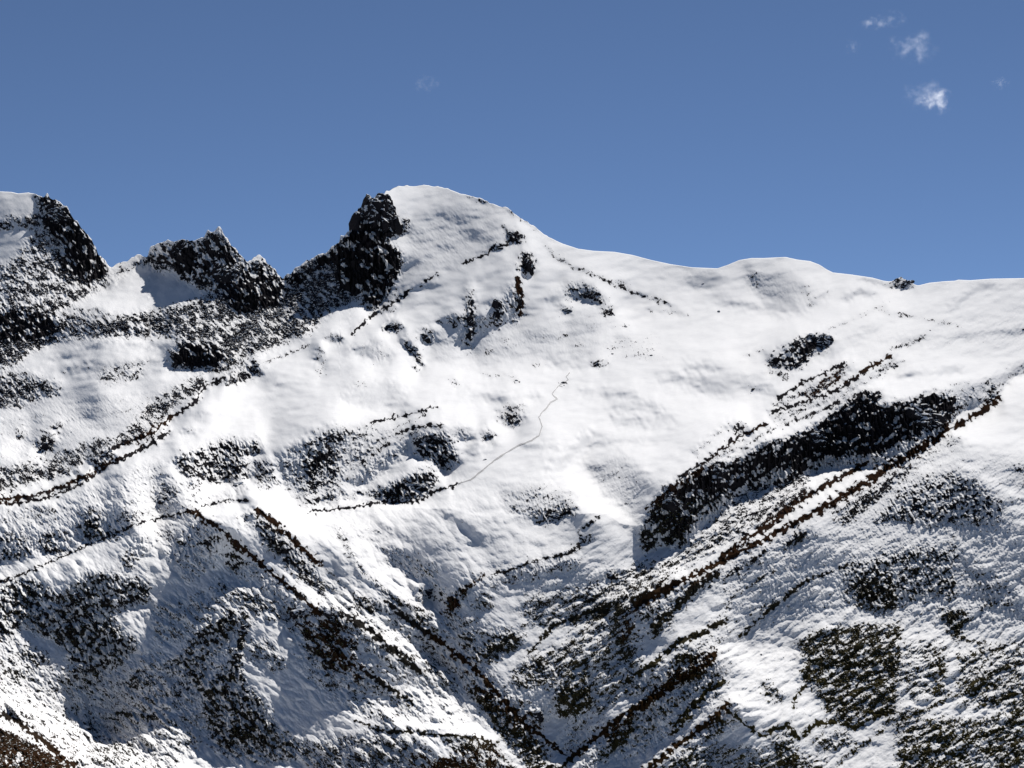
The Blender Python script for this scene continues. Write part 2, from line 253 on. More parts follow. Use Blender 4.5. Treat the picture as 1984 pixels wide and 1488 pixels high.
P([(1849,1262),(2000,1240),(2100,1260),(2100,1380),(1860,1370)],.35,.1,.6,12); P([(1855,1320),(1920,1300),(1950,1330),(1880,1350)],.4,.2,.5,9)
for pts in [[(1855,1278),(1900,1265),(1950,1255)],[(1790,1378),(1850,1345),(1910,1335)],[(1940,1300),(2000,1270)],[(1900,1365),(1960,1345),(2010,1325)],[(1930,1350),(2000,1340)]]: Ln(pts,7,.65,.3,.5)
P([(1739,1406),(1813,1388),(1900,1395),(2000,1363),(2200,1363),(2200,1540),(1736,1540)],.6,.2,.7,10); P([(1860,1440),(1900,1450),(1930,1488),(1900,1488)],-.6,0,0,8)
Ln([(1485,1417),(1527,1406),(1547,1432)],8,.9,.35,.3); Ln([(1556,1422),(1584,1401),(1619,1399),(1655,1408),(1725,1375)],9,.85,.35,.3); P([(1490,1425),(1530,1415),(1560,1488),(1510,1488)],.5,.25,.5,8); P([(1565,1430),(1640,1412),(1660,1440),(1590,1460)],.4,.3,.5,8)
Ln([(1725,1395),(1707,1416),(1654,1455),(1619,1482)],6,.65,.25,.3); P([(1730,1375),(1800,1375),(1760,1400),(1725,1400)],.6,.2,.5,6)
Ln([(1400,1204),(1353,1229),(1317,1243),(1265,1286),(1212,1321)],9,.97,.45,.3)
Ln([(1384,1264),(1370,1286),(1307,1326),(1265,1350),(1194,1396),(1123,1456),(1085,1490)],10,.97,.45,.4)
P([(1307,1270),(1350,1262),(1384,1259),(1377,1300),(1300,1333),(1229,1390),(1212,1441),(1169,1471),(1169,1425),(1229,1368),(1265,1340),(1300,1310)],.65,.4,.7,7)
P([(1229,1310),(1300,1300),(1400,1300),(1395,1360),(1300,1440),(1200,1480),(1229,1400)],.15,.28,.5,12)
Ln([(1400,1322),(1375,1335),(1349,1360),(1309,1413)],11,.75,.35,.5)
Ln([(1408,1363),(1365,1407),(1300,1455),(1250,1495)],10,.97,.45,.4); Ln([(1407,1375),(1446,1406),(1485,1428)],5,.9,.35,.3); P([(1410,1370),(1400,1420),(1360,1430),(1390,1385)],.5,.3,.6,6)
P([(1300,1465),(1400,1440),(1600,1470),(1600,1540),(1260,1540)],.4,.2,.6,14)
P([(1471,1320),(1490,1320),(1517,1355),(1500,1362),(1485,1350)],.5,.2,.4,5); Ln([(1538,1372),(1540,1350),(1556,1332)],5,.8,.3)
P([(1385,1255),(1540,1250),(1550,1330),(1600,1400),(1520,1405),(1420,1390),(1395,1300)],0,-.08,0,12)
# ---- saddle and dome
B(1451,1470,524,556,.25,.35,.4); P([(1460,535),(1520,525),(1570,560),(1540,595),(1480,580)],.04,.16,.2,14); B(1330,1410,530,560,0,.12); Ln([(1400,585),(1500,600),(1560,600)],14,0,.12); Ln([(1640,578),(1665,565),(1690,570)],9,.05,.3)
B(1728,1772,538,556,.55,.3,.7); Ln([(1665,540),(1720,552),(1765,556)],5,.1,.25); Ln([(1841,600),(1891,561),(1925,552)],10,0,.2); Ln([(1560,560),(1570,590),(1600,570)],9,.15,.2)
Ln([(1600,640),(1650,620),(1720,590)],5,.3,.1); Ln([(1700,600),(1790,618),(1860,632)],4,.3,.1); P([(1600,640),(1700,620),(1984,600),(2100,640),(1984,680),(1700,720)],.03,.04,.2,30)
Ln([(1600,690),(1640,665),(1690,640)],20,.0,.12); B(1360,1450,720,770,.03,.12); Ln([(1740,660),(1860,650),(1984,640)],12,0,.12); Ln([(1740,730),(1860,715)],12,0,.2)
Ln([(1250,600),(1330,608)],4,.25,.1); Ln([(1480,680),(1440,690)],4,.3,.1)
for k in range(22):
    x = 620 + rng.random() * 1250; y = 700 + rng.random() * 190
    Ln([(x, y), (x + 40 + 60 * rng.random(), y - 10 + 16 * rng.random())], 9 + 8 * rng.random(), 0, .10)
# sunlit faces lying back
P([(600,1030),(700,1010),(790,1060),(850,1170),(880,1230),(800,1180),(690,1100)],-.1,-.3,0,16)
P([(560,1110),(640,1160),(760,1225),(860,1290),(900,1340),(820,1300),(700,1230),(600,1170)],0,-.3,0,14)
P([(800,1330),(870,1345),(935,1425),(850,1418),(760,1405),(720,1370)],-.2,-.26,0,12)
P([(378,988),(440,975),(490,985),(500,1010),(480,1040),(430,1015)],0,-.26,0,7)
P([(1395,1265),(1545,1260),(1550,1330),(1590,1395),(1520,1400),(1430,1380),(1400,1310)],0,-.1,0,14)
P([(1250,1060),(1380,1120),(1230,1180),(1150,1290),(1120,1230),(1180,1150)],0,-.2,0,14)
P([(1420,1225),(1350,1250),(1280,1300),(1230,1330),(1280,1270),(1350,1222)],0,-.25,0,8)
P([(1840,850),(1920,870),(2100,1000),(2100,860),(1990,800),(1900,800)],0,-.06,0,16)
P([(-80,1345),(60,1380),(160,1470),(320,1488),(200,1420),(60,1350)],-.2,-.3,0,14)
P([(540,990),(700,990),(860,970),(930,1000),(880,1060),(740,1040),(600,1010)],0,-.15,0,18)
P([(-80,1260),(60,1180),(250,1290),(420,1200),(600,1230),(760,1420),(560,1430),(300,1400),(100,1360),(-80,1330)],0,.12,0,30)
P([(1400,1150),(1600,1020),(1800,960),(2100,1050),(2100,1240),(1850,1220),(1600,1190)],0,.18,0,30)
BROWN = np.zeros((H, W))
def brown(pts, wd):
    sl_ = win(pts, wd + 20); BROWN[sl_] = np.maximum(BROWN[sl_], np.clip(1.3 - seg_dist(UW[sl_], VW[sl_], pts) / wd, 0, 1))
for pts, wd in [([(1932,773),(1773,876),(1619,970),(1358,1108),(1240,1169),(1210,1230)],16),([(1674,902),(1540,978),(1398,1080)],10),([(1555,762),(1727,689)],14),([(1255,985),(1484,820)],8),
  ([(1384,1264),(1265,1350),(1123,1456)],22),([(1408,1363),(1250,1495)],18),([(849,1240),(975,1356),(1090,1460)],26),([(600,1190),(680,1290)],40),([(-60,1470),(100,1490)],80),
  ([(373,990),(571,1146)],10),([(497,986),(620,1094)],12),([(820,1488),(960,1480)],40),([(333,808),(181,914),(0,975)],10),([(1000,541),(1008,604)],12),([(860,1190),(936,1116)],16)]: brown(pts, wd)
def side(pts, off, wd, steep, bare=.2, rough=.5):
    Ln([(u + off[0], v + off[1]) for u, v in pts], wd, bare, steep, rough)
for pts, off, wd, st_ in [([(373,990),(437,1032),(504,1092),(571,1146)],(-16,12),30,.5),([(497,988),(571,1049),(620,1094)],(-16,12),26,.5),([(664,1187),(728,1230),(806,1296)],(-18,12),34,.5),([(700,1296),(746,1328),(799,1363)],(-14,12),24,.45),
  ([(600,1200),(660,1260),(720,1310)],(-16,10),30,.4),([(849,1240),(919,1296),(975,1356),(1053,1427)],(-20,10),34,.45),([(748,1163),(788,1200),(849,1240)],(-14,10),22,.4),
  ([(1840,840),(1725,912),(1619,978)],(8,14),22,.3),([(1548,1018),(1477,1055),(1358,1115),(1240,1175)],(10,16),26,.45),([(1400,1210),(1317,1250),(1212,1325)],(10,16),26,.4),([(1384,1275),(1265,1360),(1123,1465)],(12,18),34,.5),([(1408,1370),(1300,1462)],(12,16),30,.45),
  ([(1255,985),(1338,910),(1417,855)],(10,10),18,.3),([(1495,800),(1622,756),(1727,689)],(8,10),16,.25),([(1505,773),(1639,702)],(8,10),14,.25),
  ([(850,1190),(900,1290),(1000,1395)],(26,-6),26,.35),([(1240,1180),(1180,1260),(1140,1330),(1110,1440)],(0,0),30,.3),([(470,1210),(440,1270),(400,1320)],(-20,0),40,.4),
  ([(953,1113),(1037,1087),(1104,1072)],(4,16),26,.3),([(900,1120),(860,1170),(850,1210)],(14,6),26,.35),([(600,985),(728,968),(802,966)],(-4,-16),14,.2)]: side(pts, off, wd, st_)
#@@END
BARE = np.clip(BARE, 0, 1)
OLIVE = np.clip((VV - 1000) / 350, 0, 1) * np.clip((UU - 900) / 900 + .55, 0.3, 1)
OLIVE = np.maximum(OLIVE, np.clip((1460 - VV) / 80, 0, 1) * 0)

# ------------------------------------------------------------------ base distances: anchors (column, row, metres)
A = []
def anc(*pts): A.extend(pts)
anc((-250,372,3050),(0,371,3050),(100,380,3050),(175,465,2980),(210,516,3000),(290,490,3070),(350,470,3060),(420,443,2960),(480,505,2940),(548,535,2920),(640,485,2950),(715,388,3040),(800,360,3180),(900,378,3180),(985,405,3140),(1062,460,3120),(1200,490,3180),(1390,520,3150),(1500,500,3260),(1600,525,3220),(1730,550,3100),(1830,548,2900),(1984,540,2800),(2234,535,2700))
anc((-200,450,2950),(0,440,2940),(100,520,2870),(-200,600,2700),(0,600,2720),(100,650,2560),(200,570,2820),(300,560,2870),(220,560,2860),(400,560,2800),(500,570,2780),(300,620,2680),(400,640,2590),(550,620,2640),(480,680,2450),(-200,690,2400),(0,690,2440),(200,655,2480),(350,660,2470),(250,700,2400),(-200,780,2250),(0,780,2260),(200,760,2270),(380,730,2360),(0,880,2080),(200,840,2140),(300,790,2240),(0,945,1960),(120,905,2010),(-200,950,1940))
E1 = [(590,655,2420),(500,700,2290),(430,736,2190),(376,780,2080),(302,836,1960),(215,890,1850),(128,944,1760),(0,974,1700),(-250,985,1650)]
for (u,v,y) in E1: anc((u,v+2,y),(u-4,v-9,y*(1.035 if u<480 else 1.01)))
anc((690,572,2720),(740,590,2740),(780,440,3010),(720,500,2850),(660,540,2780),(620,560,2780),(600,620,2600))
anc((990,460,2980),(1000,500,2880),(1010,540,2790),(950,590,2680),(900,620,2600),(760,640,2500),(700,600,2640),(850,520,2850),(900,450,3020),(1010,625,2660),(920,680,2500),(820,700,2420),(1100,555,2900),(1180,600,2780),(1100,640,2640),(1250,640,2700))
anc((500,770,2150),(600,700,2320),(700,735,2240),(880,745,2250),(1000,735,2290),(1150,705,2380),(1300,700,2440),(620,655,2440))
anc((450,820,2040),(400,860,1950),(430,930,1840),(300,920,1790),(200,985,1640),(100,1020,1580),(0,1045,1540),(-250,1060,1500),(300,1000,1620))
L2 = [(-250,1190,1330),(0,1133,1370),(118,1080,1400),(215,1039,1430),(269,1013,1450),(370,990,1480),(437,970,1500),(500,985,1500)]
for (u,v,y) in L2: anc((u,v+2,y),(u,v-8,y*1.05))
anc((560,960,1720),(560,870,1925),(650,820,2010),(800,790,2110),(760,860,1960),(720,930,1810),(830,925,1800),(890,880,1890),(600,930,1800))
for (u,v,y) in [(560,998,1590),(620,991,1600),(720,975,1630),(800,972,1650),(870,945,1710)]: anc((u,v+3,y),(u,v-7,y*1.04))
anc((950,905,1810),(1050,840,1950),(1150,920,1830),(1200,860,1960),(1300,800,2110),(1450,800,2140),(1400,700,2450),(1000,960,1690),(1100,1000,1620),(900,1040,1560))
anc((700,1050,1510),(830,1180,1390),(760,1120,1440),(900,1120,1430),(640,1120,1430),(1000,1060,1520))
for (u,v,y) in [(953,1113,1440),(1037,1087,1470),(1104,1072,1490),(1160,1000,1590)]: anc((u,v+3,y),(u,v-6,y*1.02))
anc((900,1180,1370),(1000,1200,1350),(1100,1200,1360),(1000,1300,1250),(1100,1350,1200),(1000,1400,1150),(1100,1470,1120),(900,1290,1240))
anc((450,1100,1390),(570,1150,1340),(300,1150,1320),(150,1200,1270),(0,1200,1270),(-250,1250,1220),(150,1300,1190),(0,1330,1150),(300,1300,1200),(450,1250,1230),(450,1400,1110),(300,1400,1110),(600,1300,1190),(620,1420,1090),(200,1470,1040),(400,1490,1040),(700,1220,1260),(750,1300,1190),(850,1380,1150))
for (u,v,y) in [(-250,1310,860),(0,1410,900),(88,1456,900),(150,1500,900)]: anc((u,v+3,y),(u,v-8,y*1.12))
for (u,v,y) in [(700,1400,1080),(806,1420,1080),(926,1432,1090)]: anc((u,v+3,y),(u,v-8,y*1.03))
anc((1200,600,2860),(1200,540,3020),(1350,570,2990),(1350,630,2750),(1500,560,3060),(1500,615,2830),(1650,590,2880),(1620,640,2660),(1984,620,2560),(1800,640,2580),(1550,670,2470),(1600,720,2320),(1480,760,2250),(1984,690,2330),(1750,700,2330))
T = [(1861,770,2100),(1757,780,2070),(1680,765,2080),(1582,823,1950),(1488,857,1880),(1390,900,1800),(1300,945,1720),(1245,1040,1590)]
anc(*T); anc((1600,770,2090),(1500,800,2060),(1400,840,1950),(1330,900,1830),(1250,960,1710),(1200,1020,1610))
for (u,v,y) in [(1837,822,2000),(1723,898,1870),(1571,905,1830),(1437,950,1740),(1358,1010,1650),(1290,1058,1570)]: anc((u,v,y))
anc((1180,1110,1490),(1250,1120,1500),(1400,1050,1580),(1500,1000,1660))
L3 = [(1984,740,2130),(1932,773,2040),(1840,831,1900),(1773,876,1800),(1725,903,1740),(1674,938,1670),(1619,970,1610),(1548,1009,1540),(1477,1047,1490),(1358,1108,1410),(1240,1169,1350)]
for (u,v,y) in L3: anc((u,v+4,y),(u-3,v-9,y*1.035))
anc((1984,860,1880),(1850,890,1770),(1984,1000,1640),(1850,1000,1610),(1700,1050,1500),(1984,1150,1420),(1800,1150,1390),(1600,1150,1370),(1984,1300,1230),(1800,1300,1200),(1600,1300,1200),(1450,1250,1260),(1984,1420,1100),(1984,1500,1030),(1800,1420,1080),(1500,1400,1120),(1400,1180,1330),(2234,860,1900),(2234,1150,1430),(2234,1500,1040),(1640,1490,1050),(1400,1490,1040),(1200,1490,1080),(900,1500,1030),(600,1500,1030))
for (u,v,y) in [(1400,1204,1290),(1265,1286,1240)]: anc((u,v+3,y),(u-2,v-7,y*1.02))
for (u,v,y) in [(1384,1264,1210),(1265,1350,1170),(1123,1456,1120)]: anc((u,v+3,y),(u-2,v-7,y*1.03))
for (u,v,y) in [(1408,1363,1110),(1300,1455,1060)]: anc((u,v+3,y),(u-2,v-7,y*1.03))
A = np.array(A, float)
def rbf_fit(P_, val, c):
    n = len(P_); r = np.sqrt(((P_[:, None] - P_[None]) ** 2).sum(-1) + c * c)
    M = np.zeros((n + 3, n + 3)); M[:n, :n] = -r + np.eye(n) * 1.0
    M[:n, n:] = np.c_[np.ones(n), P_ / 1000]; M[n:, :n] = M[:n, n:].T
    return np.linalg.solve(M, np.r_[val, 0, 0, 0])
c_ = 14.0
co = rbf_fit(A[:, :2], np.log(A[:, 2]), c_)
q = 4                                           # evaluate every 4th node, then enlarge
ug, vg = uu[::q], vv[::q]; GU, GV = np.meshgrid(ug, vg)
LB = co[-3] + co[-2] * GU / 1000 + co[-1] * GV / 1000
for (pu, pv), k in zip(A[:, :2], co[:-3]): LB = LB - k * np.sqrt((GU - pu) ** 2 + (GV - pv) ** 2 + c_ * c_)
xi = np.clip((UU - U0) / (ST * q), 0, LB.shape[1] - 1.001); yi = np.clip((VV - T0) / (ST * q), 0, LB.shape[0] - 1.001)
i_, j_ = xi.astype(int), yi.astype(int); fx, fy = xi - i_, yi - j_
LB = (LB[j_, i_] * (1 - fx) + LB[j_, i_ + 1] * fx) * (1 - fy) + (LB[j_ + 1, i_] * (1 - fx) + LB[j_ + 1, i_ + 1] * fx) * fy
lk = math.log(1620.); LB = np.where(LB < lk, lk + (LB - lk) * .58, LB); LB = np.minimum(LB, LB)
# slope along the line of sight, its changes, and the ground noise
Tt = (V0 - VV) / F
g0 = -np.gradient(LB, ST, axis=0) * F                     # d ln(dist) / d tan(elevation)
g0 = np.clip(g0, 1.0, 30)
tan0 = 1 / g0 + Tt
leftw = np.clip((1150 - UU) / 300, 0, 1)
nA = noise(25, 120, 45, 3) * leftw + noise(25, 120, -35, 3) * (1 - leftw)
nB = noise(8, 30, 42, 3) * leftw + noise(8, 30, -33, 3) * (1 - leftw)
nC = noise(18, 90, -8, 2.2); nF = noise(3, 9, -10, 1.6); nM = noise(6, 22)
low = np.clip((VV - 880) / 250, 0, 1)
R = np.clip(blur(ROUGH, 6), 0, 1)
S = 1.45 * blur(STEEP, 1.6) + nA * .03 * low + .05 * low
tanT = np.clip(Tt + (tan0 - Tt) * np.exp(2.2 * np.clip(S, -.4, 0)) + np.clip(S, 0, 3), Tt + .09, 3.5)
g1 = 1 / (tanT - Tt)
def wide(x):                                              # regional mean, edges mirrored
    xp = np.pad(x, ((200, 200), (200, 200)), mode='reflect'); k1 = np.fft.fftfreq(xp.shape[0])[:, None] / ST; k2 = np.fft.rfftfreq(xp.shape[1])[None] / ST
    return np.fft.irfft2(np.fft.rfft2(xp) * np.exp(-2 * (math.pi * 150) ** 2 * (k1 ** 2 + (k2 * 1.2) ** 2)), s=xp.shape)[200:-200, 200:-200]
g1 = np.minimum(g1 * np.clip(wide(g0) / wide(g1), .8, 1.8), 14)
dg = -(g1 - 1 / (tan0 - Tt)) / F                          # wanted d(D)/dv
pad = 200
dgp = np.pad(dg, pad, mode='constant'); Hp, Wp = dgp.shape
KY = 2 * np.pi * np.fft.fftfreq(Hp)[:, None] / ST; KX = 2 * np.pi * np.fft.rfftfreq(Wp)[None] / ST
G = np.fft.rfft2(dgp)
Dh = -1j * KY * G / (KY ** 2 + .18 * KX ** 2 + (1 / 450.) ** 2)
DD = np.fft.irfft2(Dh, s=(Hp, Wp))[pad:-pad, pad:-pad]
# the ground's own relief (shallow waves seen foreshortened)
def dirn(lo, hi, st_, sl_=0.0): return noise(lo, hi, 42, st_, sl_) * leftw + noise(lo, hi, -33, st_, sl_) * (1 - leftw)
hA = noise(14, 60, -8, 2.2, 1.0) * .45 + noise(30, 150, -14, 2.6, .8) * .9; hB = dirn(6, 26, 2.2, .6); hC = noise(3, 12, -8, 1.8); hD = noise(2, 6, -8, 1.5)
gs = np.clip(blur(g1, 4) / 4.0, .28, 1.3)                 # less wander where the ground stands steep
hK = -np.abs(noise(10, 44, 74, 2.2, .5)) - .6 * np.abs(noise(6, 22, 20, 1.6, .3)); Sb = np.clip(blur(STEEP, 3), 0, 1); cl = R * Sb
rdg = dirn(26, 90, 2.2, .5); rdg = -np.abs(rdg); rdg2 = dirn(8, 26, 2.4, .3); rdg2 = -np.abs(rdg2)
amp = np.clip(.35 + 1.1 * R, 0, 1)
REL = (hA * (.00105 + .0001 * low) + rdg * .0044 * low * amp + rdg2 * .0011 * (low * amp + .4 * R) + hB * (.00003 + .0003 * low * amp + .0007 * R) + hC * (.000012 + .00005 * low + .0004 * R * (1 - .7 * cl)) + hD * (.000004 + .00003 * low + .0003 * R * (1 - .8 * cl))) * gs
REL = REL + (hK * .0046 + noise(5, 16, -12, 2.2, .4) * .0006) * cl
LY = LB + DD + REL
st = np.gradient(blur(REL, .8), ST, axis=0); st = np.clip(st / np.sqrt(blur(st * st, 14) + 1e-12), -2.5, 2.5)
# bare ground: clumps where nothing holds the snow, above all the locally steep bits
sp = -st * .6 + noise(1.6, 4.5, -12, 1.5) * .75 + noise(2.2, 7, -12, 1.7) * .35 + dirn(2.5, 12, 3.6) * (.25 + .55 * low) + noise(8, 34) * .4
patchy = noise(20, 80) * .6 + dirn(12, 50, 3) * .8
BARE = np.clip(BARE * (1 + .42 * patchy * (BARE < .9)), 0, 1)
sp = sp / sp.std(); spc = -st * .7 + noise(8, 34, 66, 2.0) * .85 + noise(2.5, 8, -12, 1.6) * .32; clw = np.clip(cl * 1.4, 0, 1)
sp = rank(sp * (1 - clw) + spc / spc.std() * clw)
BARE = np.clip(BARE + .16 * clw * (BARE > .3), 0, 1)
DUST = np.clip(blur(BARE, 5) * .75 + .12 * low + .05 * dirn(6, 30, 3) * low, 0, .6)
cov = np.clip((BARE * (1 + .25 * BARE ** 4) - sp) / .26 + .5, 0, 1) * np.clip(BARE / .06, 0, 1)
spk = noise(2.0, 5, 0, 1.3); cov = np.maximum(cov, np.clip((spk - 3.05 + .5 * low + .5 * R) / .3, 0, 1) * (.4 + .6 * low))   # stray stones
cov = np.maximum(cov, np.clip((LINE - .46 - .10 * dirn(6, 24, 4)) / .25, 0, 1))
LY = LY - blur(cov * (1 - .8 * np.clip(LINE * 2, 0, 1)), 1.2) * (.55 + .6 * R) / 2000
LY = np.maximum.accumulate(LY[::-1], axis=0)[::-1] + (T1 - VV) * 1e-5    # never folds over
# ------------------------------------------------------------------ skyline
SKY = [(-250,385),(-120,376),(-40,372),(0,371),(22,372),(35,375),(55,373),(72,378),(84,381),(92,378),(98,383),(112,392),(120,396),(130,405),(138,412),(143,422),(150,430),(158,441),(166,447),(172,458),(178,466),(186,480),(192,494),(200,502),(208,514),(216,516),(228,510),(246,506),(262,498),(286,494),(292,480),(304,473),(318,469),(330,468),(344,470),(360,466),(374,464),(388,460),(400,452),(412,444),(422,442),(432,450),(440,462),(447,472),(456,480),(466,492),(476,504),(484,506),(492,499),(504,498),(514,503),(522,514),(532,522),(541,534),(548,538),(556,532),(562,534),(572,520),(584,514),(600,503),(616,495),(634,486),(648,478),(657,470),(660,453),(670,450),(676,452),(680,432),(690,422),(702,412),(708,396),(716,382),(728,381),(740,384),(747,374),(758,366),(772,361),(786,359),(800,361),(820,358),(846,361),(868,366),(890,374),(912,380),(930,383),(948,392),(956,396),(975,402),(985,403),(994,412),(1004,420),(1016,428),(1032,435),(1044,446),(1058,456),(1070,463),(1090,472),(1120,482),(1150,486),(1190,488),(1225,494),(1262,504),(1300,512),(1340,518),(1390,520),(1408,514),(1432,504),(1456,500),(1480,500),(1500,499),(1522,498),(1545,503),(1570,506),(1588,513),(1602,522),(1614,528),(1650,532),(1690,538),(1712,544),(1728,546),(1734,539),(1745,538),(1756,542),(1768,550),(1780,553),(1800,548),(1830,545),(1850,544),(1857,542),(1880,543),(1920,540),(1984,539),(2100,536),(2234,540)]
SK = np.array(SKY, float)
vs = np.interp(uu, SK[:, 0], SK[:, 1])
jag = np.interp(uu, [-250,60,90,205,215,290,540,560,740,760,900,990,1060,1080,1720,1735,1765,1780,2234],[.3,.3,2.2,2.4,1,2.4,2.4,2.6,2.8,.8,.6,1.2,1.0,.3,.3,1.8,1.8,.3,.3])
n1 = np.convolve(rng.standard_normal(W), [.1,.3,.6,.9,1,.9,.6,.3,.1], 'same')
vs = vs - np.maximum(jag - .3, 0) * n1 * .55
# ------------------------------------------------------------------ mesh grid
NR = 940
s_ = np.linspace(0, 1, NR)[:, None]
VG = vs[None] + (T1 - vs[None]) * s_
UG = np.broadcast_to(uu[None], VG.shape)
Y = np.exp(sample(LY, UG, VG)); COV = sample(cov, UG, VG); BRW = sample(BROWN, UG, VG); DST = sample(DUST, UG, VG); OLV = sample(OLIVE, UG, VG); RG = sample(R, UG, VG)
X = Y * (UG - CX) / F; Z = Y * (V0 - VG) / F
# the far side beyond the skyline and the near side down into the valley below the view
back = []
for k, (dy, dz) in enumerate([(6, -1.5), (20, -9), (50, -28), (110, -70), (220, -150), (420, -300), (800, -560)]):
    back.append((X[0] * (1 + dy / Y[0]), Y[0] + dy, Z[0] + dz, COV[0] * 0 + .25, OLV[0], RG[0]))
back = back[::-1]
front = []
for k, (dy, dz) in enumerate([(10, -6), (40, -25), (110, -70), (240, -150), (420, -230), (650, -290)]):
    y2 = np.maximum(Y[-1] - dy, 120); front.append((X[-1] * 1.0, y2, Z[-1] + dz, COV[-1] * 0 + .3, OLV[-1], RG[-1]))
def stack(main, i): return np.vstack([np.array([b[i] for b in back]), main, np.array([f[i] for f in front])])
X, Y, Z, COV, OLV, RG = [stack(m, i) for i, m in enumerate((X, Y, Z, COV, OLV, RG))]
nb = len(back); NRT = X.shape[0]
GUm = np.vstack([np.broadcast_to(uu, (nb, W)), UG, np.broadcast_to(uu, (len(front), W))])
GVm = np.vstack([np.broadcast_to(vs, (nb, W)), VG, np.full((len(front), W), T1)])
pos = np.stack([X, Y, Z], -1).astype(np.float32)
# smooth normals of the whole ground, kept where it is cut into hills
du = np.gradient(pos, axis=1); dv_ = np.gradient(pos, axis=0)
nrm = np.cross(dv_, du); nrm /= np.linalg.norm(nrm, axis=-1, keepdims=True) + 1e-12
nrm = np.where(nrm[..., 2:3] < 0, -nrm, nrm)

def at(u, v, off=0.0):
    """point of the ground seen on bearing u at elevation v"""
    y = float(np.exp(sample(LY, np.array([float(u)]), np.array([float(v)]))[0])) - off
    return Vector((y * (u - CX) / F, y, y * (V0 - v) / F))

# ------------------------------------------------------------------ materials
def mat(name):
    m = bpy.data.materials.new(name); m.use_nodes = True; t = m.node_tree; t.nodes.clear()
    o = t.nodes.new('ShaderNodeOutputMaterial'); b = t.nodes.new('ShaderNodeBsdfPrincipled')
    t.links.new(b.outputs[0], o.inputs[0]); return m, t, b
def N(t, typ, **kw):
    n = t.nodes.new(typ)
    for k, v in kw.items():
        if k.startswith('i_'): n.inputs[int(k[2:]) if k[2:].isdigit() else k[2:]].default_value = v
        else: setattr(n, k, v)
    return n
def mixc(t, fac, a, b):
    m = t.nodes.new('ShaderNodeMix'); m.data_type = 'RGBA'
    for sock, val in ((m.inputs[0], fac), (m.inputs[6], a), (m.inputs[7], b)):
        if hasattr(val, 'links') or isinstance(val, bpy.types.NodeSocket): t.links.new(val, sock)
        else: sock.default_value = val
    return m.outputs[2]
def ramp(t, src, a, b):
    r = t.nodes.new('ShaderNodeMapRange'); r.interpolation_type = 'SMOOTHSTEP'; r.inputs[1].default_value = a; r.inputs[2].default_value = b
    t.links.new(src, r.inputs[0]); return r.outputs[0]
def math_(t, op, a, b):
    m = t.nodes.new('ShaderNodeMath'); m.operation = op
    for i, v in enumerate((a, b)):
        if isinstance(v, bpy.types.NodeSocket): t.links.new(v, m.inputs[i])
        else: m.inputs[i].default_value = v
    return m.outputs[0]
SNOW = (.86, .85, .83, 1)
def ground_material():
    m, t, b = mat('snowy_ground')
    at_ = N(t, 'ShaderNodeAttribute', attribute_name='bare'); ol = N(t, 'ShaderNodeAttribute', attribute_name='olive')
    geo = N(t, 'ShaderNodeNewGeometry')
    n1_ = N(t, 'ShaderNodeTexNoise', i_Scale=.45, i_Detail=4.0, i_Roughness=.6); t.links.new(geo.outputs['Position'], n1_.inputs['Vector'])
    n4_ = N(t, 'ShaderNodeTexNoise', i_Scale=1.1, i_Detail=3.0, i_Roughness=.6); t.links.new(geo.outputs['Position'], n4_.inputs['Vector'])
    n2_ = N(t, 'ShaderNodeTexNoise', i_Scale=.12, i_Detail=3.0); t.links.new(geo.outputs['Position'], n2_.inputs['Vector'])
    edge = math_(t, 'ADD', at_.outputs['Fac'], math_(t, 'MULTIPLY', math_(t, 'SUBTRACT', n4_.outputs[0], .5), .6))
    f = ramp(t, edge, .27, .72)
    rock = mixc(t, n1_.outputs[0], (.006, .006, .008, 1), (.03, .027, .028, 1))
    grass = mixc(t, n1_.outputs[0], (.012, .011, .005, 1), (.075, .068, .026, 1))
    brown = mixc(t, n2_.outputs[0], (.03, .013, .006, 1), (.015, .016, .008, 1))
    grass = mixc(t, .4, grass, brown)
    bare = mixc(t, ol.outputs['Fac'], rock, grass)
    br = N(t, 'ShaderNodeAttribute', attribute_name='brown'); earth = mixc(t, n1_.outputs[0], (.010, .005, .0025, 1), (.05, .024, .011, 1))
    bare = mixc(t, math_(t, 'MULTIPLY', br.outputs['Fac'], .85), bare, earth)
    sn = mixc(t, n2_.outputs[0], (.80, .79, .78, 1), (.90, .885, .865, 1))
    du_ = N(t, 'ShaderNodeAttribute', attribute_name='dust'); n3_ = N(t, 'ShaderNodeTexNoise', i_Scale=.3, i_Detail=5.0, i_Roughness=.7); t.links.new(geo.outputs['Position'], n3_.inputs['Vector'])
    sn = mixc(t, math_(t, 'MULTIPLY', du_.outputs['Fac'], ramp(t, n3_.outputs[0], .3, .7)), sn, (.10, .085, .06, 1))     # thin snow, earth showing through
    col = mixc(t, f, sn, bare); t.links.new(col, b.inputs['Base Color'])
    b.inputs['Roughness'].default_value = .85; b.inputs['Specular IOR Level'].default_value = 0
    bp = N(t, 'ShaderNodeBump'); bp.inputs['Strength'].default_value = .5; bp.inputs['Distance'].default_value = .5
    t.links.new(n1_.outputs[0], bp.inputs['Height']); t.links.new(bp.outputs[0], b.inputs['Normal'])
    return m
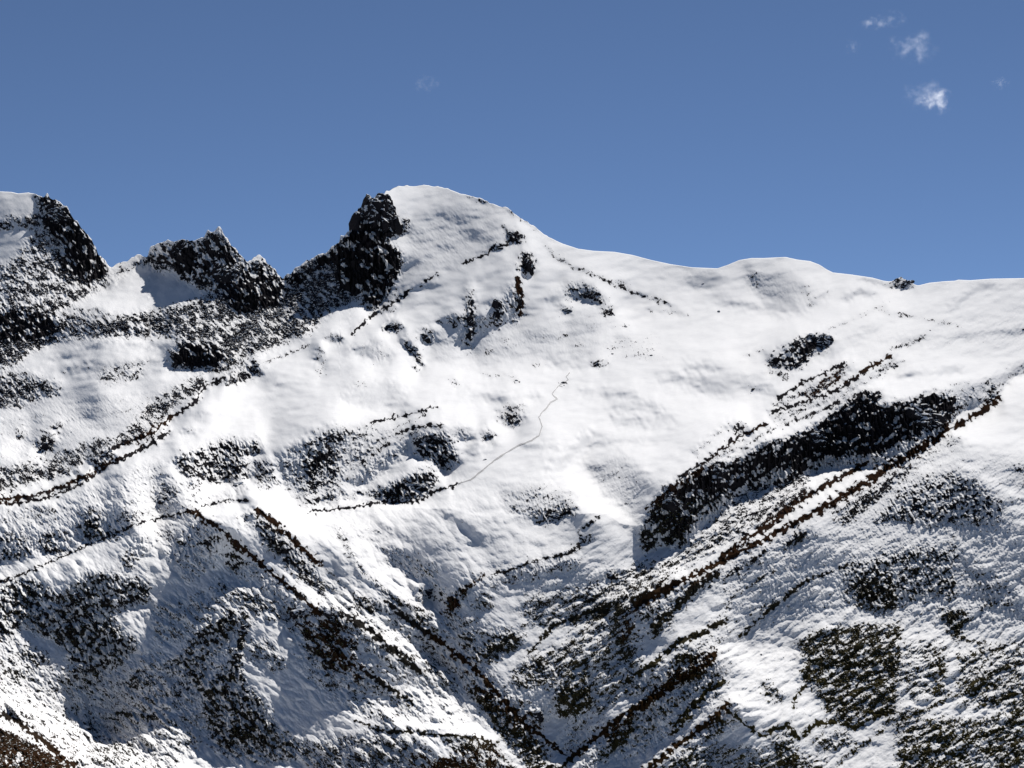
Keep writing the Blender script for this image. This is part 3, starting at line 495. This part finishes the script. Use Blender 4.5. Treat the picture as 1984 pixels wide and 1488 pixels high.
def rock_material(name, dark, light, snow_lo=.45, snow_hi=.7):
    m, t, b = mat(name)
    geo = N(t, 'ShaderNodeNewGeometry'); sx = N(t, 'ShaderNodeSeparateXYZ'); t.links.new(geo.outputs['True Normal'], sx.inputs[0])
    n1_ = N(t, 'ShaderNodeTexNoise', i_Scale=.35, i_Detail=6.0, i_Roughness=.7); t.links.new(geo.outputs['Position'], n1_.inputs['Vector'])
    n2_ = N(t, 'ShaderNodeTexNoise', i_Scale=.3, i_Detail=3.0); t.links.new(geo.outputs['Position'], n2_.inputs['Vector'])
    h = math_(t, 'ADD', sx.outputs['Z'], math_(t, 'MULTIPLY', math_(t, 'SUBTRACT', n2_.outputs[0], .5), .9))
    f = ramp(t, h, snow_lo, snow_hi)
    rc = mixc(t, n1_.outputs[0], dark, light); t.links.new(mixc(t, f, rc, SNOW), b.inputs['Base Color'])
    b.inputs['Roughness'].default_value = .9; b.inputs['Specular IOR Level'].default_value = 0
    bp = N(t, 'ShaderNodeBump'); bp.inputs['Strength'].default_value = .8; bp.inputs['Distance'].default_value = 1.0
    t.links.new(n1_.outputs[0], bp.inputs['Height']); t.links.new(bp.outputs[0], b.inputs['Normal'])
    return m
M_ground = ground_material()
M_rock = rock_material('dark_rock', (.004, .004, .006, 1), (.03, .028, .032, 1))
M_scree = rock_material('scree_rock', (.006, .006, .009, 1), (.035, .033, .038, 1), .5, .8)
M_tuft = rock_material('tussock', (.010, .009, .004, 1), (.065, .06, .022, 1), .75, .95)
m, t, b = mat('trodden_snow'); M_path = m
n1_ = N(t, 'ShaderNodeTexNoise', i_Scale=.5, i_Detail=3.0)
geo = N(t, 'ShaderNodeNewGeometry'); t.links.new(geo.outputs['Position'], n1_.inputs['Vector'])
t.links.new(mixc(t, n1_.outputs[0], (.05, .045, .04, 1), (.55, .54, .54, 1)), b.inputs['Base Color']); b.inputs['Roughness'].default_value = .9

# ------------------------------------------------------------------ hills: the ground cut along its natural edges
def link(o): scn.collection.objects.link(o); return o
def props(o, label=None, cat=None, group=None, kind=None):
    if label: o['label'] = label
    if cat: o['category'] = cat
    if group: o['group'] = group
    if kind: o['kind'] = kind
    return o
def raw_mesh(name, co_, faces, material, smooth=False):
    me = bpy.data.meshes.new(name); co_ = np.asarray(co_, np.float32); faces = np.asarray(faces, np.int32)
    me.vertices.add(len(co_)); me.vertices.foreach_set('co', co_.ravel())
    k = faces.shape[1]; me.loops.add(faces.size); me.loops.foreach_set('vertex_index', faces.ravel())
    me.polygons.add(len(faces)); me.polygons.foreach_set('loop_start', np.arange(0, faces.size, k, dtype=np.int32))
    me.polygons.foreach_set('use_smooth', np.full(len(faces), smooth))
    me.update(calc_edges=True); me.materials.append(material); return me
idx = np.arange(NRT * W).reshape(NRT, W)
quads = np.stack([idx[:-1, :-1], idx[1:, :-1], idx[1:, 1:], idx[:-1, 1:]], -1).reshape(-1, 4)
fu = ((GUm[:-1, :-1] + GUm[1:, 1:]) / 2).ravel(); fv = ((GVm[:-1, :-1] + GVm[1:, 1:]) / 2).ravel()
rid = np.zeros(len(quads), int)                                   # 0 = main snow mountain
e1 = [(-400,985)] + [(u, v - 3) for u, v, y in E1[::-1]] + [(690,577),(655,540),(600,545),(548,540)]
rid[inside(fu, fv, e1 + [(548,100),(-400,100)])] = 2              # jagged rocky ridge + basin
rid[inside(fu, fv, [(-400,100),(209,100),(209,530),(170,580),(120,625),(60,690),(-400,700)])] = 1   # left peak
rid[inside(fu, fv, [(-400,1225),(-250,1188),(0,1131),(118,1078),(215,1037),(269,1011),(370,988),(437,968),(480,969),(524,1002),(571,1046),(620,1092),(700,1150),(790,1200),(850,1242),(919,1296),(975,1356),(1053,1427),(1100,1490),(1100,1700),(-400,1700)])] = 3
rid[inside(fu, fv, [(2600,650),(1984,735),(1932,768),(1840,826),(1773,871),(1725,898),(1674,933),(1619,965),(1548,1004),(1477,1042),(1358,1103),(1240,1164),(1200,1235),(1180,1330),(1100,1490),(1100,1700),(2600,1700)])] = 4
hills = [('snow_mountain', 'main snow covered summit with smooth white slopes above the central bowl'),
         ('rocky_peak', 'dark rock peak half covered in snow at the left edge of the skyline'),
         ('rocky_ridge', 'jagged snow dusted rocky ridge and scree basin left of the main summit'),
         ('shaded_spur', 'lower left spur in grey shade with bare earth crest lines'),
         ('grassy_hillside', 'lower right hillside of thin snow over dark grass and shrubs')]
BRW = np.vstack([np.zeros((nb, W)), BRW, np.zeros((len(front), W))])
attrs = {'bare': COV.ravel(), 'olive': OLV.ravel(), 'brown': BRW.ravel(), 'dust': np.vstack([np.zeros((nb, W)), DST, np.zeros((len(front), W))]).ravel()}
pf, nf = pos.reshape(-1, 3), nrm.reshape(-1, 3)
for k, (nm, lb) in enumerate(hills):
    qf = quads[rid == k]; used = np.unique(qf); rem = np.zeros(NRT * W, np.int32); rem[used] = np.arange(len(used))
    me = raw_mesh(nm, pf[used], rem[qf], M_ground, True)
    for an, av in attrs.items():
        at_ = me.attributes.new(an, 'FLOAT', 'POINT'); at_.data.foreach_set('value', av[used].astype(np.float32))
    me.normals_split_custom_set_from_vertices(nf[used].tolist())
    props(link(bpy.data.objects.new(nm, me)), lb, None, None, 'structure')
# valley floor reaching to the horizon under and around the mountain
xs = np.linspace(-20000, 20000, 41); ys = np.linspace(-6000, 34000, 41); gx, gy = np.meshgrid(xs, ys)
ii = np.arange(41 * 41).reshape(41, 41)
vf = raw_mesh('ground', np.stack([gx.ravel(), gy.ravel(), np.full(gx.size, -520.)], -1), np.stack([ii[:-1, :-1], ii[:-1, 1:], ii[1:, 1:], ii[1:, :-1]], -1).reshape(-1, 4), M_ground)
props(link(bpy.data.objects.new('ground', vf)), None, None, None, 'structure')

# ------------------------------------------------------------------ rocks
def ico(sub):
    import bmesh
    bm = bmesh.new(); bmesh.ops.create_icosphere(bm, subdivisions=sub, radius=1.0)
    v = np.array([x.co[:] for x in bm.verts]); f = np.array([[y.index for y in x.verts] for x in bm.faces]); bm.free(); return v, f
ICO = {s: ico(s) for s in (1, 2, 3)}
def chunk(sub, size, el=(1, 1, 1)):
    """an angular boulder: a ball cut by random planes, then roughened"""
    v, f = ICO[sub]; v = v.copy()
    for _ in range(9 if sub > 1 else 4):
        n = rng.standard_normal(3); n /= np.linalg.norm(n); d = .5 + .35 * rng.random()
        h = v @ n - d; v = v - np.outer(np.maximum(h, 0), n)
    v += rng.standard_normal(v.shape) * (.035 if sub > 1 else .1)
    v = v * np.array(el) * size
    a_ = rng.random() * 6.28; c, s = math.cos(a_), math.sin(a_); tl = (rng.random() - .5) * .7; c2, s2 = math.cos(tl), math.sin(tl)
    v = v @ np.array([[c, s, 0], [-s, c, 0], [0, 0, 1]]) @ np.array([[1, 0, 0], [0, c2, s2], [0, -s2, c2]])
    return v, f
def join(parts):
    vs_, fs_, o = [], [], 0
    for v, f in parts: vs_.append(v); fs_.append(f + o); o += len(v)
    return np.vstack(vs_), np.vstack(fs_)
def outcrop(name, label, cat, pts, n, size, el=(1, 1, 1.2), group=None, sub=3, sink=.35, material=None):
    """rock mass rising from the ground inside the traced outline; size in picture units at its distance"""
    xs = [p[0] for p in pts]; ys = [p[1] for p in pts]; base = at(sum(xs) / len(xs), sum(ys) / len(ys)); parts = []; cen = []
    tries = 0
    while len(parts) < n and tries < 4000:
        tries += 1
        u, v = random.uniform(min(xs), max(xs)), random.uniform(min(ys), max(ys))
        if not inside(np.array([u]), np.array([v]), pts)[0]: continue
        p = at(u, v); s = size * p.y / F * (.45 + .75 * random.random()) * (1.6 if n > 25 and random.random() < .25 else 1)
        cv, cf = chunk(sub, s, (el[0] * (.8 + .5 * random.random()), el[1], el[2] * (.7 + .6 * random.random())))
        c = p - base + Vector((0, sink * s * .8, -sink * s * .5))
        if cen and min((c - c0).length - .62 * (s + s0) for c0, s0 in cen) > 0: continue      # one connected mass
        cen.append((c, s)); parts.append((cv + np.array(c), cf))
    v, f = join(parts); o = link(bpy.data.objects.new(name, raw_mesh(name, v, f, material or M_rock))); o.location = base
    return props(o, label, cat, group)
def box(u0, u1, v0, v1): return [(u0, v0), (u1, v0), (u1, v1), (u0, v1)]
def diam(u, v, r): return [(u - r, v), (u, v - r * .5), (u + r, v), (u, v + r * .5)]
OC = 'rock_outcrop'
outcrop('rock_cliff', 'tall black cliff with snowy ledges dropping from the left shoulder of the main summit', 'cliff',
        [(640,492),(672,458),(684,434),(716,392),(740,386),(756,402),(766,432),(788,430),(784,444),(758,458),(745,472),(768,484),(774,510),(755,545),(735,580),(715,592),(704,580),(712,556),(690,566),(664,548),(660,520)], 110, 10, (.9, .9, 1.7))
outcrop('rock_cliff', 'dark rock wall forming the right edge of the leftmost skyline peak', 'cliff',
        [(84,386),(98,387),(126,408),(150,438),(172,468),(200,512),(200,528),(165,530),(150,495),(120,450),(95,420)], 70, 7.5, (1, 1, 1.3))
outcrop('rock_pinnacle', 'highest pointed snow flecked pinnacle between the leftmost peak and the main summit', 'pinnacle',
        [(388,466),(421,449),(436,464),(462,496),(480,520),(500,560),(480,585),(440,560),(400,520)], 60, 7.5, (.9, .9, 1.4))
outcrop('rock_pinnacle', 'blocky rock tower on the left shoulder of the pointed pinnacle', 'pinnacle',
        [(292,488),(305,478),(345,474),(380,468),(388,500),(375,545),(350,540),(335,510),(296,512)], 45, 7, (1, .9, 1.3))
outcrop('rock_pinnacle', 'small dark rounded tooth in the notch right of the pointed pinnacle', 'pinnacle',
        [(484,512),(494,503),(508,502),(526,520),(542,538),(540,555),(520,540),(495,525)], 22, 6, (1, .9, 1.2))
outcrop('rock_ridge', 'black broken rock ridge climbing from the notch to the summit cliff', 'ridge',
        [(556,542),(600,509),(640,490),(655,480),(655,505),(600,530),(565,556)], 50, 6, (1.1, .9, 1.2))
SM = [('tall upright rock at the top of the rib below the main summit', box(1010,1030,494,530), 9, 9, (1,.8,1.8)),
 ('narrow dark rock column below the tall upright rock on the rib', box(1002,1009,540,602), 10, 6.5, (.8,.8,1.8)),
 ('cluster of vertical dark rocks halfway down the rib', box(955,972,590,628), 8, 7.5, (.9,.8,1.8)),
 ('long thin rock spire at the lower end of the rib', box(908,917,568,650), 9, 6.5, (.9,.8,1.9)),
 ('arched dark rock band right of the rib under the summit slope', [(1098,556),(1120,548),(1145,555),(1165,573),(1184,592),(1160,588),(1140,576),(1118,570)], 14, 6.5, (1,.8,1.2)),
 ('small rocky knob on the crest line right under the summit snow slope', box(987,1008,450,466), 8, 6, (1,.8,1.2)),
 ('two small rocks where the crest line bends below the summit', box(952,972,476,483), 4, 5, (1.2,.8,.9)),
 ('rounded dark boulder alone on the snow left of the rib', diam(760,632,11), 4, 11, (1.3,.9,.8)),
 ('snow capped rock bulge under the left end of the rib', box(818,842,642,658), 6, 8, (1.2,.9,1)),
 ('leaning rock tongue pointing down to the bench left of the rib', [(787,664),(795,664),(814,700),(804,702)], 7, 7, (1,.8,1.2)),
 ('pair of little rocks below the arched rock band, left one', box(1089,1102,595,606), 4, 6, (1.2,.9,.9)),
 ('little rock at the right foot of the arched rock band', box(1167,1186,600,608), 4, 5.5, (1.2,.9,.9)),
 ('broad black rock outcrop alone on the right snowfield', [(1490,694),(1510,685),(1537,665),(1582,652),(1608,655),(1604,670),(1582,676),(1560,698),(1538,712),(1500,707)], 42, 7.5, (1.1,.9,1)),
 ('low rocks breaking the skyline at the right end of the dome', box(1732,1768,543,552), 12, 5, (1.2,.9,.9)),
 ('rock step on the left spur crest above the shaded slope', [(440,744),(455,727),(482,708),(498,704),(506,718),(480,728),(460,738)], 12, 6, (1.2,.9,.9)),
 ('dark triangular crag alone on the left snow basin', box(74,98,846,870), 7, 9, (1,.9,1.2)),
 ('long dark rock lying on the crest above the left basin snow', [(185,908),(205,876),(216,872),(208,890),(192,908)], 8, 7, (1,.9,1.1)),
 ('dark crag above the hollow at the head of the shaded left slope', [(350,892),(375,875),(437,852),(470,858),(498,855),(502,874),(470,884),(482,918),(440,925),(390,920)], 30, 7, (1.2,.9,.8)),
 ('black crag at the right end of the scarp under the bench', [(804,852),(822,841),(866,841),(884,888),(862,895),(835,886)], 18, 8.5, (1.1,.9,1)),
 ('dark low crag right above the snow hump crest', [(762,938),(833,908),(845,925),(800,960),(750,962)], 20, 7.5, (1.2,.9,.8)),
 ('small rocks on the shaded lip left of the footpath', box(972,1006,790,820), 10, 5, (1.1,.9,1)),
 ('little rock pair on the slope between scarp and footpath', box(938,955,838,853), 5, 5, (1.1,.9,1)),
 ('dark cliff band along the upper side of the gully on the right', [(1620,812),(1676,770),(1706,765),(1700,795),(1757,785),(1820,770),(1846,785),(1800,835),(1720,860),(1640,870),(1600,850)], 60, 10, (1.3,.9,.8)),
 ('dark cliff band at the middle of the gully wall', [(1450,895),(1535,855),(1590,835),(1600,870),(1540,900),(1470,915)], 36, 8.5, (1.3,.9,.8)),
 ('snow streaked rock buttress on the lower gully wall', [(1345,920),(1390,905),(1430,915),(1425,935),(1380,950),(1350,940)], 18, 8.5, (1.2,.9,.9)),
 ('lowest rock buttress of the gully wall above the scree', [(1255,1040),(1285,960),(1330,945),(1345,970),(1325,1030),(1290,1040)], 26, 8.5, (1,.9,1)),
 ('rock knob beside the upper bend of the gully crest', box(1913,1936,749,770), 6, 7.5, (1.1,.9,1)),
 ('square dark block on the slope of the lower left spur', [(554,1172),(575,1161),(594,1180),(592,1196),(572,1192)], 6, 13, (1.1,.9,1)),
 ('black wedge shaped crag right of the square dark block', box(632,660,1190,1208), 7, 10, (1.1,.9,.9)),
 ('dark boulder on the scree at the foot of the central slope', diam(1139,1158,8), 4, 9, (1.3,.9,.8)),
 ('dark rock above the boulder on the central scree', diam(1185,1115,5), 3, 7, (1,.9,1.2)),
 ('dark overhanging rock deep in the ravine at the bottom centre', box(1029,1050,1383,1408), 6, 9, (1,.9,1.1)),
 ('dark rocks in the small hollow left of the central slope', [(808,1148),(828,1132),(850,1130),(858,1150),(830,1158)], 9, 8, (1.1,.9,.9)),
 ('rock crest at the head of the deep shadow on the lower left', [(474,1204),(480,1208),(468,1262),(460,1262)], 12, 6.5, (1,.9,1.1)),
 ('dark rocks scattered in the slope below the footpath', [(1040,990),(1075,985),(1112,980),(1110,995),(1060,1010)], 12, 5.5, (1.2,.9,.8))]
for lb, pts, n, sz, el in SM: outcrop(OC, lb, 'rock outcrop', pts, n, sz, el)
BL = [(1158,706,8,'dark boulder on the snow just above the end of the footpath'),(882,742,4,'small dark stone at the left of the flat snow bench'),
 (1000,737,3.5,'small flat stone in the middle of the snow bench'),(1092,743,4,'small stone beside the top of the footpath'),(940,891,5,'lone stone on the snow left of the footpath bend'),
 (1185,686,4.5,'stone on the snow above and right of the footpath boulder'),(1212,633,4,'stone below the right foot of the arched rock band'),(735,603,8,'dark rock at the foot of the black summit cliff'),
 (1460,755,5,'stone on the snow below the broad black outcrop'),(1392,604,4,'small stone high on the snow of the saddle'),(1363,550,3,'tiny stone near the saddle skyline'),
 (38,845,7,'dark stone left of the triangular crag in the snow basin'),(108,829,7,'flat dark rock above the triangular crag in the snow basin'),(312,973,8,'dark boulder on the shaded slope over the spur crest line'),
 (460,940,10,'square boulder below the crag of the shaded left slope'),(370,938,6,'stone below the left foot of the shaded crag'),(126,918,7,'dark stone on the snow above the left crest lines'),
 (1474,1268,3,'single dark stone on the clean snow of the lower right'),(1517,1273,2.5,'tiny stone right of the single stone on the clean lower right snow'),(168,1411,9,'dark round boulder on the speckled snow at the lower left')]
for u, v, r, lb in BL: outcrop('boulder', lb, 'boulder', diam(u, v, r * .4), 2, r, (1.15, .9, .8), 'loose boulders lying on the snow', 2, .3)

# countless stones on the screes and tussocks on the lower slopes
def scatter(name, weight, n, smin, smax, material, el, label):
    wt = np.where(VV > np.interp(UU, uu, vs) + 6, weight, 0); wt = wt * (UU > -60) * (UU < 2050)
    c = np.cumsum(wt.ravel()); pick = np.searchsorted(c, rng.random(n) * c[-1])
    pu = UU.ravel()[pick] + rng.random(n) * 1.5; pv = VV.ravel()[pick] + rng.random(n) * 1.5
    y = np.exp(sample(LY, pu, pv)); px = y * (pu - CX) / F; pz = y * (V0 - pv) / F
    vb, fb = ICO[1]; protos = [chunk(1, 1.0, el)[0] for _ in range(24)]
    s = (smin + (smax - smin) * rng.random(n) ** 2.2) * y / F
    co_ = np.empty((n, len(vb), 3), np.float32)
    for k in range(24):
        m_ = np.arange(n) % 24 == k; co_[m_] = protos[k][None] * s[m_, None, None]
    co_ += np.stack([px, y + s * .25, pz - s * .1], -1)[:, None]
    fs_ = (fb[None] + (np.arange(n) * len(vb))[:, None, None]).reshape(-1, 3)
    o = link(bpy.data.objects.new(name, raw_mesh(name, co_.reshape(-1, 3), fs_, material))); return props(o, label, name, None, 'stuff')
up = np.clip((1000 - VV) / 60, 0, 1)
scatter('scree', BARE * ROUGH ** 2 * up * (sp < BARE + .08) * (LINE < .2) * (cl < .35), 9000, 1.3, 4.2, M_scree, (1, .9, .8), 'countless dark snow dusted stones of the scree slopes')
scatter('tussocks', BARE * (1 - up) * (.25 + ROUGH) * (sp < BARE + .05) * (LINE < .2), 11000, 1.2, 3.4, M_tuft, (1.1, 1, .7), 'dark grass tussocks and low shrubs poking through thin snow')

# ------------------------------------------------------------------ footpath
PT = [(888,937),(912,930),(943,904),(963,888),(1003,864),(1030,853),(1044,844),(1050,826),(1044,808),(1052,797),(1060,790),(1066,780),(1080,773),(1069,763),(1075,756),(1082,748),(1092,741),(1101,736),(1097,730),(1104,722)]
L, Rr = [], []
fine = []
for (a0, b0), (a1, b1) in zip(PT[:-1], PT[1:]):
    for k in range(4): fine.append((a0 + (a1 - a0) * k / 4 + random.uniform(-.7, .7), b0 + (b1 - b0) * k / 4 + random.uniform(-.5, .5)))
fine.append(PT[-1]); cs = []
for i, (u, v) in enumerate(fine):
    a0 = fine[max(i - 1, 0)]; a1 = fine[min(i + 1, len(fine) - 1)]; tx, ty = a1[0] - a0[0], a1[1] - a0[1]; l = math.hypot(tx, ty) + 1e-6
    wd = (1.2 if v > 760 else .75) * random.uniform(.5, 1.4); nx, ny = -ty / l * wd, tx / l * wd
    for s in (-1, 1): cs.append(at(u + nx * s, v + ny * s, .8) + Vector((0, 0, .1)))
n = len(fine); fc = [(2 * i, 2 * i + 1, 2 * i + 3, 2 * i + 2) for i in range(n - 1)]
props(link(bpy.data.objects.new('path', raw_mesh('path', [c[:] for c in cs], fc, M_path))), 'thin winding trodden footpath across the snow', None, None, 'structure')

# ------------------------------------------------------------------ clouds
def cloud(u, v, rx, ry, dens, label, lumps, seed):
    Yc = 9000.0; m = bpy.data.materials.new('cloud_vapour'); m.use_nodes = True; t = m.node_tree; t.nodes.clear()
    o = t.nodes.new('ShaderNodeOutputMaterial'); pv = t.nodes.new('ShaderNodeVolumePrincipled')
    pv.inputs['Color'].default_value = (1, 1, 1, 1); pv.inputs['Anisotropy'].default_value = .3
    tc = t.nodes.new('ShaderNodeTexCoord'); ln = N(t, 'ShaderNodeVectorMath', operation='LENGTH')
    obj_ = tc.outputs['Object']
    scv = N(t, 'ShaderNodeVectorMath', operation='DIVIDE'); scv.inputs[1].default_value = (rx * Yc / F, rx * Yc / F * .8, ry * Yc / F)
    t.links.new(obj_, scv.inputs[0]); t.links.new(scv.outputs[0], ln.inputs[0])
    nz = N(t, 'ShaderNodeTexNoise', i_Scale=2.2 / (rx * Yc / F) * lumps * .75, i_Detail=8.0, i_Roughness=.68); nz.noise_dimensions = '4D'; nz.inputs['W'].default_value = seed * 7.3
    t.links.new(obj_, nz.inputs['Vector'])
    fall = math_(t, 'SUBTRACT', 1.0, ln.outputs['Value'])
    f = math_(t, 'ADD', math_(t, 'MULTIPLY', fall, .5), math_(t, 'MULTIPLY', math_(t, 'SUBTRACT', nz.outputs[0], .58), 4.2))
    f2 = math_(t, 'MULTIPLY', ramp(t, f, -.1, 1.1), ramp(t, fall, 0, .5))
    t.links.new(math_(t, 'MULTIPLY', f2, dens * .6), pv.inputs['Density']); t.links.new(pv.outputs[0], o.inputs['Volume'])
    v_, f_ = ICO[3]; v_ = v_ * np.array([rx, rx * .8, ry]) * Yc / F
    ob = link(bpy.data.objects.new('cloud', raw_mesh('cloud', v_, f_, m))); ob.location = (Yc * (u - CX) / F, Yc, Yc * (V0 - v) / F)
    return props(ob, label, 'cloud', 'small wispy clouds in the blue sky')
cloud(1812, 196, 46, 30, .030, 'brightest small white cloud at the upper right', 1.3, 1)
cloud(1790, 185, 60, 38, .006, 'faint veil around the upper left of the brightest cloud', 1.8, 2)
cloud(1768, 92, 60, 40, .009, 'ragged thin cloud above the brightest cloud', 1.6, 3)
cloud(1690, 44, 42, 16, .012, 'thin arched wisp near the top edge on the right', 1.5, 4)
cloud(1735, 36, 28, 22, .006, 'pale smudge right of the arched wisp', 1.4, 5)
cloud(1652, 90, 20, 24, .007, 'short upright wisp below the arched wisp', 1.4, 6)
cloud(1937, 160, 24, 18, .007, 'tiny faint cloud close to the right edge', 1.4, 7)
cloud(826, 162, 34, 22, .004, 'single faint cloud patch above the main summit', 1.4, 8)
